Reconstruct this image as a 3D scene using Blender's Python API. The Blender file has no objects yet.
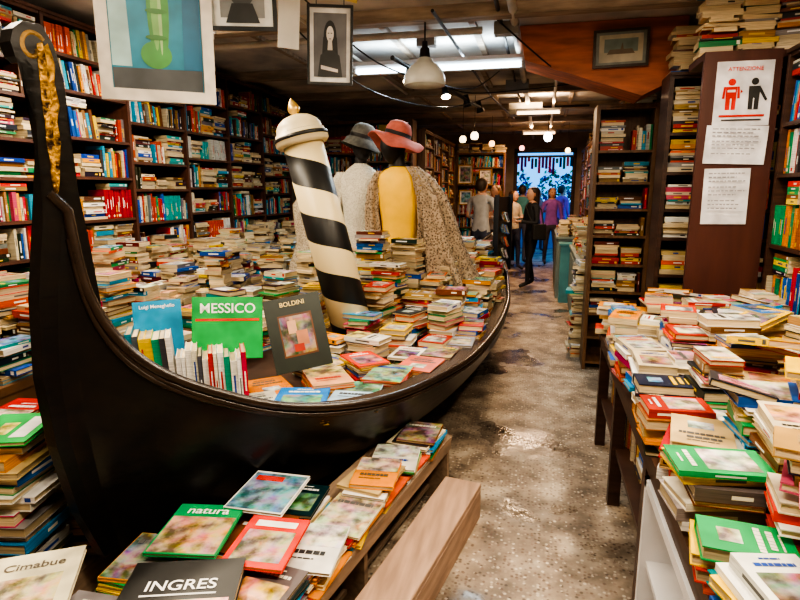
import bpy, bmesh, math, random
from mathutils import Matrix, Vector, Euler
R = random.Random(7)
U = R.uniform
scene = bpy.context.scene
try:
    scene.view_settings.view_transform = 'AgX'
    scene.view_settings.look = 'AgX - High Contrast'
    scene.view_settings.exposure = 0.12
except Exception as e:
    print(e)

# ------------------------------------------------------------ materials
def new_mat(name):
    m = bpy.data.materials.new(name); m.use_nodes = True
    nt = m.node_tree; b = nt.nodes['Principled BSDF']
    return m, nt, b
def pmat(name, col, rough=0.5, metal=0.0, emit=None, es=0.0, nscale=0, namt=0.25, bump=0.0, stretch=None, col2=None, spec=None):
    m, nt, b = new_mat(name)
    b.inputs['Base Color'].default_value = (*col, 1)
    b.inputs['Roughness'].default_value = rough
    b.inputs['Metallic'].default_value = metal
    if spec is not None: b.inputs['Specular IOR Level'].default_value = spec
    if emit:
        b.inputs['Emission Color'].default_value = (*emit, 1)
        b.inputs['Emission Strength'].default_value = es
    if nscale:
        tc = nt.nodes.new('ShaderNodeTexCoord'); mp = nt.nodes.new('ShaderNodeMapping')
        if stretch: mp.inputs['Scale'].default_value = stretch
        n = nt.nodes.new('ShaderNodeTexNoise'); n.inputs['Scale'].default_value = nscale
        n.inputs['Detail'].default_value = 6
        r = nt.nodes.new('ShaderNodeValToRGB')
        c2 = col2 if col2 else tuple(c*(1-namt) for c in col)
        r.color_ramp.elements[0].position = 0.35; r.color_ramp.elements[1].position = 0.68
        r.color_ramp.elements[0].color = (*c2, 1); r.color_ramp.elements[1].color = (*col, 1)
        L = nt.links.new
        L(tc.outputs['Object'], mp.inputs[0]); L(mp.outputs[0], n.inputs['Vector'])
        L(n.outputs['Fac'], r.inputs[0]); L(r.outputs[0], b.inputs['Base Color'])
        if bump:
            bp = nt.nodes.new('ShaderNodeBump'); bp.inputs['Strength'].default_value = bump
            bp.inputs['Distance'].default_value = 0.01
            L(n.outputs['Fac'], bp.inputs['Height']); L(bp.outputs[0], b.inputs['Normal'])
    return m
def col_mat(name, rough=0.45, art=False):
    m, nt, b = new_mat(name); L = nt.links.new
    at = nt.nodes.new('ShaderNodeAttribute'); at.attribute_name = 'Col'
    b.inputs['Roughness'].default_value = rough
    tc = nt.nodes.new('ShaderNodeTexCoord')
    if not art:
        mp = nt.nodes.new('ShaderNodeMapping'); mp.inputs['Scale'].default_value=(9,9,260)
        n = nt.nodes.new('ShaderNodeTexNoise'); n.inputs['Scale'].default_value = 1.0; n.inputs['Detail'].default_value = 2
        mr = nt.nodes.new('ShaderNodeMapRange'); mr.inputs['From Min'].default_value=.3; mr.inputs['From Max'].default_value=.65; mr.inputs['To Min'].default_value=.62; mr.inputs['To Max'].default_value=1.0
        mx = nt.nodes.new('ShaderNodeMix'); mx.data_type='RGBA'; mx.blend_type='MULTIPLY'; mx.inputs['Factor'].default_value=1
        hs = nt.nodes.new('ShaderNodeHueSaturation'); hs.inputs['Saturation'].default_value = 1.25
        L(tc.outputs['Object'],mp.inputs[0]); L(mp.outputs[0],n.inputs['Vector']); L(n.outputs['Fac'],mr.inputs['Value'])
        L(at.outputs['Color'],hs.inputs['Color']); L(hs.outputs[0],mx.inputs['A']); L(mr.outputs['Result'],mx.inputs['B']); L(mx.outputs['Result'], b.inputs['Base Color'])
    else:
        n = nt.nodes.new('ShaderNodeTexNoise'); n.inputs['Scale'].default_value = 13; n.inputs['Detail'].default_value = 5
        n.inputs['Distortion'].default_value = .8
        n2 = nt.nodes.new('ShaderNodeTexNoise'); n2.inputs['Scale'].default_value = 17; n2.inputs['Detail'].default_value = 5
        mr = nt.nodes.new('ShaderNodeMapRange'); mr.inputs['From Min'].default_value=.36; mr.inputs['From Max'].default_value=.60; mr.inputs['To Min'].default_value=.15; mr.inputs['To Max'].default_value=1.1
        hs = nt.nodes.new('ShaderNodeHueSaturation'); hs.inputs['Saturation'].default_value = 2.1; hs.inputs['Value'].default_value = 1.0
        mx = nt.nodes.new('ShaderNodeMix'); mx.data_type = 'RGBA'; mx.blend_type = 'MIX'; mx.inputs['Factor'].default_value = 0.38
        m2 = nt.nodes.new('ShaderNodeMix'); m2.data_type = 'RGBA'; m2.blend_type = 'MULTIPLY'; m2.inputs['Factor'].default_value = 0.88
        L(tc.outputs['Object'], n.inputs['Vector']); L(tc.outputs['Object'], n2.inputs['Vector']); L(n.outputs['Color'], hs.inputs['Color'])
        L(at.outputs['Color'], mx.inputs['A']); L(hs.outputs[0], mx.inputs['B']); L(n2.outputs['Fac'],mr.inputs['Value'])
        L(mx.outputs['Result'],m2.inputs['A']); L(mr.outputs['Result'],m2.inputs['B'])
        L(m2.outputs['Result'], b.inputs['Base Color'])
    return m
BOOK = col_mat('book_paper_cloth', 0.42); ART = col_mat('cover_art', 0.26, True)
BM = [BOOK, ART]
W_DARK = pmat('dark_wood', (0.07,0.032,0.02), 0.42, nscale=5, namt=0.5, stretch=(1,1,8), bump=.2)
W_RED = pmat('reddish_shelf_wood', (0.10,0.04,0.026), 0.4, nscale=5, namt=0.45, stretch=(8,1,1))
W_MID = pmat('brown_wood', (0.2,0.1,0.045), 0.5, nscale=4, namt=0.45, stretch=(8,1,1), bump=.2)
W_TAN = pmat('tan_plank', (0.36,0.25,0.17), 0.6, nscale=3, namt=0.45, stretch=(9,1,9), bump=.15)
WHITE = pmat('white_laminate', (0.72,0.72,0.74), 0.45, nscale=6, namt=0.12)
BLACKM = pmat('black_metal', (0.012,0.012,0.014), 0.4)
PANEL = pmat('brown_panel', (0.09,0.03,0.022), 0.4, nscale=3, namt=0.3, stretch=(4,4,.6))

# ------------------------------------------------------------ mesh builder
class MB:
    def __init__(s): s.v=[]; s.f=[]; s.c=[]; s.m=[]
    def quad(s, M, pts, col, mi=0):
        i=len(s.v)
        for p in pts: s.v.append(tuple(M @ Vector(p)))
        s.f.append(tuple(range(i,i+len(pts)))); s.c.append(col); s.m.append(mi)
    def box(s, M, lo, hi, cols, mi=0):
        i=len(s.v); x0,y0,z0=lo; x1,y1,z1=hi
        for p in ((x0,y0,z0),(x1,y0,z0),(x1,y1,z0),(x0,y1,z0),(x0,y0,z1),(x1,y0,z1),(x1,y1,z1),(x0,y1,z1)):
            s.v.append(tuple(M @ Vector(p)))
        F=[(0,4,7,3),(1,2,6,5),(0,1,5,4),(3,7,6,2),(0,3,2,1),(4,5,6,7)]
        for k,f in enumerate(F):
            s.f.append(tuple(i+a for a in f)); s.c.append(cols[k] if isinstance(cols,list) else cols); s.m.append(mi)
    def grid(s, P, col, mi=0, closeu=False, flip=False):
        i0=len(s.v); nu=len(P); nv=len(P[0])
        for row in P:
            for p in row: s.v.append(tuple(p))
        for a in range(nu if closeu else nu-1):
            for b in range(nv-1):
                a2=(a+1)%nu
                q=(i0+a*nv+b, i0+a2*nv+b, i0+a2*nv+b+1, i0+a*nv+b+1)
                s.f.append(q[::-1] if flip else q); s.c.append(col); s.m.append(mi)
    def build(s, name, mats, parent=None, smooth=False):
        me=bpy.data.meshes.new(name); me.from_pydata(s.v,[],s.f)
        for m in mats: me.materials.append(m)
        me.polygons.foreach_set('material_index', s.m)
        ca=me.color_attributes.new('Col','FLOAT_COLOR','CORNER')
        arr=[]
        for f,c in zip(s.f,s.c):
            c4=(c[0],c[1],c[2],1.0)
            arr.extend(c4*len(f))
        ca.data.foreach_set('color', arr)
        if smooth: me.polygons.foreach_set('use_smooth',[True]*len(s.f))
        me.update()
        o=bpy.data.objects.new(name, me); scene.collection.objects.link(o)
        if parent: o.parent=parent
        return o
I4=Matrix.Identity(4)
def T(x,y,z): return Matrix.Translation((x,y,z))
def RZ(a): return Matrix.Rotation(a,4,'Z')
def RX(a): return Matrix.Rotation(a,4,'X')
def RY(a): return Matrix.Rotation(a,4,'Y')
def frame_m(o,x,y,z):
    m=Matrix.Identity(4)
    for k,a in enumerate((x,y,z)):
        for r in range(3): m[r][k]=a[r]
    for r in range(3): m[r][3]=o[r]
    return m
def boxes(name, lst, mat, parent=None, M=I4, bevel=0.0):
    mb=MB()
    for lo,hi in lst: mb.box(M,lo,hi,(.5,.5,.5))
    o=mb.build(name,[mat] if not isinstance(mat,list) else mat,parent)
    if bevel:
        b=o.modifiers.new('bev','BEVEL'); b.width=bevel; b.segments=2
    return o
def empty(name, loc=(0,0,0)):
    o=bpy.data.objects.new(name,None); scene.collection.objects.link(o); o.location=loc; o.empty_display_size=.1
    return o
def lathe(name, prof, mats, segs=32, M=I4, parent=None, mi=None, wave=None):
    mb=MB(); P=[]
    for k in range(segs):
        a=2*math.pi*k/segs; row=[]
        for (r,z) in prof:
            dz = wave(a,r) if wave else 0
            row.append(M@Vector((r*math.cos(a), r*math.sin(a), z+dz)))
        P.append(row)
    mb.grid(P,(.5,.5,.5),0,closeu=True)
    if mi:
        nv=len(prof)-1
        mb.m=[mi[i%nv] for i in range(len(mb.f))]
    o=mb.build(name,mats,parent,smooth=True); return o
def tube(name, pts, r, mat, parent=None, cyclic=False):
    cu=bpy.data.curves.new(name,'CURVE'); cu.dimensions='3D'; cu.bevel_depth=r; cu.bevel_resolution=2; cu.use_fill_caps=True
    sp=cu.splines.new('POLY'); sp.points.add(len(pts)-1)
    for p,q in zip(sp.points,pts): p.co=(*q,1)
    sp.use_cyclic_u=cyclic
    cu.materials.append(mat)
    o=bpy.data.objects.new(name,cu); scene.collection.objects.link(o)
    if parent: o.parent=parent
    return o
def text(name, body, M, size, mat, parent=None, align='CENTER'):
    cu=bpy.data.curves.new(name,'FONT'); cu.body=body; cu.size=size; cu.align_x=align; cu.align_y='CENTER'; cu.offset=size*.012
    cu.materials.append(mat)
    o=bpy.data.objects.new(name,cu); scene.collection.objects.link(o); o.matrix_world=M
    if parent: o.parent=parent
    return o

# ------------------------------------------------------------ books
def mkpal(P): return [p for p,w in P for _ in range(w)]
PC_T=mkpal([((.78,.69,.53),16),((.64,.5,.3),12),((.86,.84,.79),13),((.58,.04,.03),9),((.74,.13,.04),7),((.04,.13,.45),9),((.03,.3,.6),5),
     ((.02,.02,.025),10),((.04,.24,.1),4),((.84,.34,.04),7),((.84,.56,.06),7),((.06,.32,.34),2),((.18,.08,.04),9),((.62,.2,.25),3),((.28,.26,.26),5),((.42,.27,.14),8)])
PC_S=mkpal([((.75,.67,.52),13),((.55,.45,.3),8),((.85,.83,.8),10),((.55,.03,.03),13),((.68,.1,.05),9),((.03,.1,.42),8),((.03,.33,.55),8),
     ((.015,.015,.02),18),((.03,.23,.1),5),((.8,.36,.05),5),((.8,.58,.1),4),((.05,.4,.4),6),((.13,.05,.03),12),((.55,.15,.22),3),((.2,.2,.22),7),((.3,.18,.09),8)])
PC_B=mkpal([((.85,.62,.05),9),((.65,.04,.03),9),((.04,.3,.13),8),((.03,.12,.46),7),((.85,.83,.8),6),((.02,.02,.02),6),((.03,.38,.66),5),((.82,.3,.04),5),((.3,.12,.05),4),((.7,.6,.45),4)])
PAL=PC_T
def rc():
    c=R.choice(PAL); k=U(.68,1.1); return tuple(min(.92,max(.005,x*k+U(-.015,.015))) for x in c)
BRIGHT=[(.75,.08,.05),(.04,.18,.55),(.88,.58,.05),(.05,.33,.12),(.02,.02,.03),(.88,.87,.85),(.84,.32,.06),(.05,.38,.65),(.55,.1,.2),(.75,.68,.5),(.88,.87,.82),(.82,.78,.68),(.3,.15,.08),(.85,.82,.75),(.12,.1,.1),(.65,.5,.3)]
def rp():
    k=U(.58,1.0); return (.8*k,.67*k,.47*k)
def contrast(c):
    l=.3*c[0]+.6*c[1]+.1*c[2]
    if l>.35: return R.choice([(.03,.03,.03),(.55,.04,.03),(.03,.08,.35),(.1,.1,.1)])
    return R.choice([(.85,.82,.72),(.85,.6,.15),(.9,.9,.9)])
def art_on(mb,M,w,h,t,col):
    z=t+.0008; k=R.random(); c2=contrast(col); a=R.choice(BRIGHT)
    def rect(x0,x1,y0,y1,c,mi,dz=0): mb.quad(M,[(x0,y0,z+dz),(x1,y0,z+dz),(x1,y1,z+dz),(x0,y1,z+dz)],c,mi)
    W=w/2; H=h/2
    def line(y,th,x0,x1):
        x=x0
        while x<x1:
            l=U(.05,.13)*w; rect(x,min(x+l,x1),y,y+th,c2,0,.0006); x+=l+.012*w
    if k<.35:
        rect(-W*.75,W*.8,-H*.75,H*.35,a,1); line(H*.55,H*.11,-W*.6,W*.65); line(H*.78,H*.05,-W*.3,W*.35)
    elif k<.6:
        rect(-W*.98,W*.98,-H*.98,H*.98,a,1); line(H*.5,H*.17,-W*.8,W*.7)
    elif k<.8:
        line(H*.2,H*.14,-W*.7,W*.75); line(H*.45,H*.14,-W*.6,W*.5); line(H*.7,H*.05,-W*.5,W*.5); rect(-W*.4,W*.45,-H*.6,-H*.1,a,1)
    else:
        rect(-W*.98,W*.98,0,H*.98,a,1); line(-H*.35,H*.16,-W*.7,W*.6); line(-H*.55,H*.05,-W*.7,W*.3)
def book(mb, M, w, h, t, col, full=False, art=False, label=True, page=None):
    pg=page or rp(); W=w/2; H=h/2
    if full:
        c=min(.003,t*.15); g=.004
        mb.box(M,(-W,-H,0),(W,H,c),col); mb.box(M,(-W,-H,t-c),(W,H,t),col); mb.box(M,(-W,-H,c),(-W+c,H,t-c),col)
        mb.box(M,(-W+c,-H+g,c),(W-g,H-g,t-c),pg)
    else:
        mb.box(M,(-W,-H,0),(W,H,t),[col,pg,pg,pg,col,col])
    if label and t>.008:
        c2=contrast(col); x=-W-.0005
        a=U(-.6,-.1)*H; b=a+U(.3,.9)*H
        b=min(b,H*.9); z0,z1=t*.34,t*.64
        if R.random()<.85: mb.quad(M,[(x,a,z0),(x,a,z1),(x,b,z1),(x,b,z0)],c2)
        if R.random()<.35: mb.quad(M,[(x,-H*.9,z0*.6),(x,-H*.9,t*.85),(x,-H*.74,t*.85),(x,-H*.74,z0*.6)],c2)
    if art: art_on(mb,M,w,h,t,col)
def stack(mb,x,y,z,height,w=.15,h=.22,ang=0,full=False,bright=.15,jit=.12,cols=None,thick=(.01,.036)):
    z1=z+height; zz=z
    while zz<z1-.005:
        t=U(*thick); ww=w*U(.78,1.08); hh=h*U(.8,1.08)
        a=ang+U(-jit,jit)+(math.pi if R.random()<.4 else 0)
        if R.random()<.1: a+=math.pi/2
        M=T(x+U(-.015,.015),y+U(-.015,.015),zz)@RZ(a)
        top = zz+t>=z1-.005
        c=R.choice(BRIGHT) if R.random()<bright else (R.choice(cols) if cols else rc())
        book(mb,M,ww,hh,t,c,full=full,art=(top or R.random()<.2))
        zz+=t+.0004
    return zz
def fill_shelf(mb,O,A,d,L,H,D,stackp=.25,topfill=.6,tall=1.0):
    O=Vector(O);A=Vector(A);d=Vector(d);up=Vector((0,0,1))
    pos=.01; zl=(-d).cross(up); sgn=1 if zl.dot(A)>0 else -1
    while pos<L-.03:
        if R.random()<stackp and L-pos>.2:
            wd=U(.17,.24); hz=H*U(.45,.97); z=0
            while z<hz-.01:
                t=U(.01,.036)
                if z+t>H-.01: break
                hh=min(wd,.24)*U(.82,1); ww=min(D-.03,U(.12,.17))
                flip = R.random()<.35
                x=-d if not flip else d
                y=up.cross(x)
                c=O+A*(pos+wd/2+U(-.008,.008))-d*(.01+U(0,.04)+ww/2)+up*z
                book(mb,frame_m(c,x,y,up),ww,hh,t,rc(),label=not flip)
                z+=t+.0004
            pos+=wd+.005
        else:
            n=R.randint(4,14); base=min(H*.92,U(.17,.25)*tall); hmax=0; p0=pos; series=rc() if R.random()<.15 else None
            lean=U(.06,.16) if R.random()<.2 else 0
            for _ in range(n):
                t=U(.01,.036)*(tall if tall>1 else 1)
                if series: t=.022
                if pos+t+lean*.2>L-.01: break
                hh=min(H*.96,base*U(.8,1.1)) if not series else min(H*.95,base); ww=min(D-.04,hh*.66)
                ctr=O+A*(pos+t/2+lean*hh*.5)-d*(.012+U(0,.03)+ww/2)+up*(hh/2)-zl*(t/2)
                M=frame_m(ctr,-d,up,zl)@RX(lean*sgn)
                book(mb,M,ww,hh,t,series or rc()); hmax=max(hmax,hh); pos+=t+.0006+(lean*.004)
            if pos==p0: break
            if lean: pos+=.03
            if R.random()<topfill and H-hmax>.035 and pos-p0>.16:
                z=hmax+.001; pp=(p0+pos)/2
                while z<H-.03:
                    t=U(.012,.03); hh=min(pos-p0,.22)*U(.85,1); ww=.13
                    x=-d; y=up.cross(x); c=O+A*pp-d*(.015+ww/2)+up*z
                    book(mb,frame_m(c,x,y,up),ww,hh,t,rc()); z+=t+.0004
        if R.random()<.15: pos+=U(.02,.07)
def bookcase(name,O,A,d,L,H,D,nb,sh,mat,base=.08,topbooks=0,back=True,zstart=0,pal=None,**kw):
    global PAL
    PAL=pal or PC_S
    O=Vector(O);A=Vector(A);d=Vector(d);up=Vector((0,0,1))
    M=frame_m(O,A,-d,up); mb=MB(); g=(.5,.5,.5)
    bw=L/nb; th=.022
    for i in range(nb+1):
        x=i*bw; x0=min(max(0,x-th/2-.004),L-th-.008)
        mb.box(M,(x0,0,0),(x0+th+.008,D,H),g)
    bk=MB()
    for i in range(nb):
        zs=[base]; z=base
        while True:
            z+=sh*U(.8,1.2)
            if z>H-.15: break
            zs.append(z)
        zs.append(H)
        for z in zs: mb.box(M,(i*bw+.018,.004,z-th),((i+1)*bw-.018,D-.005,z),g)
        for a,b in zip(zs[:-1],zs[1:]):
            if b<zstart: continue
            fill_shelf(bk,O+A*(i*bw+.022)+up*(a+.001),A,d,bw-.04,b-a-th-.006,D,**kw)
    if back: mb.box(M,(0,D-.008,0.01),(L,D,H-.001),g)
    mb.box(M,(-.0,-.012,H-.002),(L,D,H+.02),g)
    o=mb.build(name,[mat])
    if topbooks:
        p=.12
        while p<L-.1:
            c=O+A*p-d*(D/2)
            ang=math.atan2(-d.y,-d.x)
            stack(bk,c.x,c.y,c.z+H+.021,topbooks*U(.6,1),.15,.22,ang)
            p+=.24
    bk.build('shelved_books',BM,o)
    PAL=PC_T
    return o

# ------------------------------------------------------------ room shell
CE=2.92
def floor_mat():
    m,nt,b=new_mat('worn_terrazzo'); L=nt.links.new
    tc=nt.nodes.new('ShaderNodeTexCoord')
    def noise(s,d=5):
        n=nt.nodes.new('ShaderNodeTexNoise'); n.inputs['Scale'].default_value=s; n.inputs['Detail'].default_value=d; L(tc.outputs['Object'],n.inputs['Vector']); return n
    def ramp(src,els):
        r=nt.nodes.new('ShaderNodeValToRGB'); cr=r.color_ramp
        while len(cr.elements)<len(els): cr.elements.new(.5)
        for e,(p,c) in zip(cr.elements,els): e.position=p; e.color=(*c,1)
        L(src,r.inputs[0]); return r
    n1=noise(4.5,12); r1=ramp(n1.outputs['Fac'],[(.35,(.13,.10,.075)),(.5,(.31,.24,.175)),(.64,(.5,.41,.31))])
    v=nt.nodes.new('ShaderNodeTexVoronoi'); v.inputs['Scale'].default_value=52; L(tc.outputs['Object'],v.inputs['Vector'])
    r2=ramp(v.outputs['Distance'],[(.25,(1,1,1)),(.5,(0,0,0))])
    sep=nt.nodes.new('ShaderNodeSeparateColor'); L(v.outputs['Color'],sep.inputs[0])
    r3=ramp(sep.outputs[0],[(.0,(.03,.022,.02)),(.3,(.15,.08,.055)),(.55,(.28,.21,.16)),(.8,(.42,.34,.26)),(.95,(.78,.69,.56))])
    mx=nt.nodes.new('ShaderNodeMix'); mx.data_type='RGBA'
    mul=nt.nodes.new('ShaderNodeMath'); mul.operation='MULTIPLY'; mul.inputs[1].default_value=.72
    L(r2.outputs[0],mul.inputs[0]); L(mul.outputs[0],mx.inputs['Factor']); L(r1.outputs[0],mx.inputs['A']); L(r3.outputs[0],mx.inputs['B'])
    n6=noise(1.5,6); r6=ramp(n6.outputs['Fac'],[(.40,(.42,.43,.46)),(.52,(1,1,1))])
    m2=nt.nodes.new('ShaderNodeMix'); m2.data_type='RGBA'; m2.blend_type='MULTIPLY'; m2.inputs['Factor'].default_value=1
    L(mx.outputs['Result'],m2.inputs['A']); L(r6.outputs[0],m2.inputs['B']); L(m2.outputs['Result'],b.inputs['Base Color'])
    r4=ramp(n6.outputs['Fac'],[(.38,(.06,.06,.06)),(.45,(.5,.5,.5))])
    L(r4.outputs[0],b.inputs['Roughness'])
    bp=nt.nodes.new('ShaderNodeBump'); bp.inputs['Strength'].default_value=.3; bp.inputs['Distance'].default_value=.01
    n5=noise(26,4); L(n5.outputs['Fac'],bp.inputs['Height']); L(bp.outputs[0],b.inputs['Normal'])
    return m
boxes('floor',[((-3.8,-1.6,-.1),(1.9,14.2,0)),((-3,14.2,-.1),(3,20,-.01))],floor_mat())
PL=pmat('dirty_plaster',(.42,.33,.25),.8,nscale=2.5,namt=.4,bump=.2)
CEIL=pmat('ceiling_plaster',(.74,.68,.6),.8,nscale=1.7,col2=(.32,.31,.31),bump=.4)
boxes('ceiling',[((-3.8,-1.6,CE),(1.9,14.2,CE+.1))],CEIL)
boxes('wall_left',[((-3.8,-1.6,0),(-3.7,14.2,CE))],PL)
boxes('wall_right',[((1.72,-1.6,0),(1.8,14.2,CE))],PL)
boxes('wall_rear',[((-3.7,-1.6,0),(1.72,-1.5,CE))],PL)
boxes('wall_far',[((-3.7,14,0),(-.62,14.12,CE)),((.68,14,0),(1.72,14.12,CE)),((-.62,14,2.5),(.68,14.12,CE))],PL)
BEAM=pmat('beam_wood',(.42,.33,.25),.6,nscale=4,namt=.5,stretch=(1,6,6),bump=.3)
boxes('trim_1',[((-3.7,y,CE-.09),(1.72,y+.12,CE)) for y in (4.3,6.1,7.6,9.2,10.8,12.4)],BEAM)
boxes('trim_2',[((-.66,13.97,0),(-.58,14.0,2.56)),((.64,13.97,0),(.72,14.0,2.56)),((-.66,13.97,2.48),(.72,14.0,2.58))],W_DARK)
boxes('trim_3',[((x,4.42,CE-.03),(x+.05,6.1,CE)) for x in (-2.4,-1.3,-.6)]+[((x,6.22,CE-.03),(x+.05,13.9,CE)) for x in (-1.7,-.7,.3)],BEAM)
PIPE=pmat('painted_pipe',(.6,.56,.5),.5,nscale=5,namt=.3)
pp=empty('ceiling_pipes')
tube('pipe',[(-.25,3.7,2.86),(-.25,13.9,2.80)],.03,PIPE,pp); tube('pipe',[(-.35,3.7,2.87),(-.35,9.0,2.83),(.6,9.0,2.83)],.016,BLACKM,pp); tube('pipe',[(-2.2,5.9,2.8),(1.6,5.9,2.8)],.022,PIPE,pp); tube('pipe',[(-3.2,4.75,2.85),(-.5,4.75,2.85)],.028,PIPE,pp); tube('pipe',[(-1.75,3.9,2.86),(-1.75,8,2.86)],.014,PIPE,pp)
tube('pipe',[(-.75,4.0,2.80),(-.65,7.4,2.76),(-.5,10,2.8)],.012,BLACKM,pp); tube('pipe',[(.1,5.9,2.84),(.1,13,2.8)],.02,PIPE,pp)
boxes('junction_box',[((-.45,6.9,2.74),(-.2,7.1,2.86)),((-1.05,4.9,2.8),(-.9,5.0,2.9)),((-.5,8.5,2.68),(-.05,8.8,2.83)),((-.4,4.6,2.78),(-.22,4.7,2.87))],pmat('box_grey',(.3,.28,.25),.5,nscale=5),pp)
ORG=pmat('orange_red_boards',(.62,.2,.1),.6,nscale=3,namt=.45,stretch=(1,6,6))
mb=MB(); prof=[(-.23,2.915),(-.18,2.66),(.71,2.36),(1.0,2.50),(1.0,2.915)]
P=[[Vector((x,4.95,z)),Vector((x,5.4,z))] for x,z in prof]
mb.grid(P,(.5,)*3,closeu=True); mb.quad(I4,[(x,4.95,z) for x,z in prof],(.5,)*3); mb.quad(I4,[(x,5.4,z) for x,z in prof[::-1]],(.5,)*3)
mb.build('stair_soffit',[ORG])

# ------------------------------------------------------------ bookcases
bookcase('bookcase',(-3.3,7.4,0),(0,-1,0),(1,0,0),6.3,2.82,.3,8,.27,W_RED,zstart=.7,stackp=.5)
bookcase('bookcase',(-3.3,8.2,0),(1,0,0),(0,-1,0),1.5,2.6,.28,2,.28,W_MID,zstart=.7)
bookcase('bookcase',(-1.7,11.6,0),(0,-1,0),(1,0,0),3.0,2.5,.28,4,.28,W_MID,zstart=.5)
bookcase('bookcase',(-1.68,11.75,0),(1,0,0),(0,-1,0),.95,2.35,.28,1,.29,W_MID,topbooks=.2)
bookcase('bookcase',(.43,5.45,0),(1,0,0),(0,-1,0),.5,2.35,.32,1,.24,W_MID,stackp=1,zstart=.7)
bookcase('bookcase',(.82,4.5,0),(1,0,0),(0,-1,0),.75,2.42,.3,1,.24,W_DARK,stackp=.9,zstart=.7,topbooks=.42,pal=PC_T)
bookcase('bookcase',(1.31,3.86,0),(0,-1,0),(-1,0,0),3.2,2.4,.3,4,.34,W_DARK,zstart=.9,stackp=.08,topbooks=.45,pal=PC_B,tall=1.2)
bookcase('bookcase',(.8,13.4,0),(0,-1,0),(-1,0,0),7.2,2.45,.3,8,.28,W_MID,zstart=.5,topbooks=.25)
pan=boxes('notice_panel',[((.89,3.9,0),(1.3,3.935,2.44)),((.89,3.935,2.40),(1.55,4.3,2.44)),((1.52,3.935,0),(1.55,4.3,2.40))],PANEL)
mb=MB()
for x in (.99,1.2,1.42): stack(mb,x,4.1,2.441,.42,.15,.22,math.pi/2 if x<1.4 else 1.3)
mb.build('book_stack',BM)

# ------------------------------------------------------------ right display table
tb=MB(); g=(.5,)*3
for lo,hi in [((.38,.95,.76),(1.29,3.86,.8)),((.41,.98,.66),(.435,3.82,.76)),((.41,3.0,0),(.47,3.06,.66)),((.41,3.76,0),(.47,3.82,.66)),((.41,2.1,0),(.47,2.16,.66)),
    ((1.2,3.76,0),(1.26,3.82,.76)),((1.2,1.0,0),(1.26,1.06,.76)),((1.2,2.1,0),(1.26,2.16,.76)),((.43,2.1,.3),(1.25,3.8,.325)),((.9,2.1,.325),(.92,3.8,.66))]:
    tb.box(I4,lo,hi,g)
tbl=tb.build('display_table',[W_DARK])
mb=MB(); fill_shelf(mb,(.47,3.76,.326),(0,-1,0),(-1,0,0),1.58,.32,.35,stackp=.2); mb.build('books_below',BM,tbl)
wc=MB()
for lo,hi in [((.40,1.0,0),(.44,1.04,.655)),((.40,2.02,0),(.85,2.05,.655)),((.40,1.0,.62),(.85,2.05,.655)),((.42,1.03,.02),(.85,2.02,.04)),((.42,1.03,.32),(.85,2.02,.34)),((.42,1.5,.04),(.85,1.53,.63)),((.83,1.0,0),(.85,2.02,.63)),((.43,1.0,0),(.85,1.03,.63))]:
    wc.box(I4,lo,hi,g)
cab=wc.build('white_shelf_unit',[WHITE])
mb=MB()
for (y0,L_) in ((1.48,.44),(2.0,.46)):
    for z in (.041,.341): fill_shelf(mb,(.50,y0,z),(0,-1,0),(-1,0,0),L_,.27,.3,stackp=.6)
mb.build('books_inside',BM,cab)
mb=MB()
y=1.06
while y<3.8:
    near=y<2.8
    x=.46
    while x<1.24:
        hgt=U(.06,.29)+.05*(x-.4)
        if x<.5: hgt=U(.08,.22)
        if y<1.9 and x>.6: hgt+=.06
        ang=U(-.3,.3)+(.0 if R.random()<.7 else math.pi/2)
        w,h=U(.13,.165),U(.195,.235)
        stack(mb,x+U(-.01,.02),y+U(-.03,.03),.8005,hgt,w,h,ang,full=near,bright=.3,jit=.16)
        x+=.172
    y+=.232
for i in range(22):
    x=U(.55,1.2); y=U(1.2,3.7); z=1.04+.06*(x-.4)+U(-.03,.03)
    M=T(x,y,z)@RZ(U(0,6.28))@RX(U(-.25,.25))@RY(U(-.25,.25))
    book(mb,M,U(.13,.18),U(.2,.25),U(.012,.03),R.choice(BRIGHT) if R.random()<.5 else rc(),full=True,art=True)
mb.build('book_pile',BM)

# ------------------------------------------------------------ right counters further
for (x0,x1,y0,y1,zt) in ((.43,.78,6.3,8.6,.88),(.26,.78,9.1,10.8,.95)):
    c=boxes('shop_counter',[((x0,y0,0),(x1,y1,zt-.03)),((x0-.02,y0-.02,zt-.03),(x1,y1+.02,zt)),((x0-.01,y0+.06,.1),(x0,(y0+y1)/2-.05,zt-.1)),((x0-.01,(y0+y1)/2+.05,.1),(x0,y1-.06,zt-.1)),((x0+.04,y0-.01,.1),(x1-.04,y0,zt-.1))],pmat('counter_paint',(.2,.24,.22),.5,nscale=3,namt=.3))
    mb=MB(); y=y0+.12
    while y<y1-.05:
        x=x0+.1
        while x<x1-.05:
            stack(mb,x,y,zt+.0005,U(.06,.28),.14,.2,U(-.2,.2)); x+=.18
        y+=.24
    mb.build('counter_books',BM,c)
bx=boxes('storage_crate',[((.3,8.75,0),(.75,9.0,.85)),((.28,8.73,.85),(.77,9.02,.88))],pmat('teal_plastic',(.1,.3,.32),.45,nscale=5))
mb=MB(); stack(mb,.45,6.0,.0005,.95,.22,.3,0); stack(mb,.7,6.02,.0005,.8,.2,.28,.1); mb.build('book_stack',BM)

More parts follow.
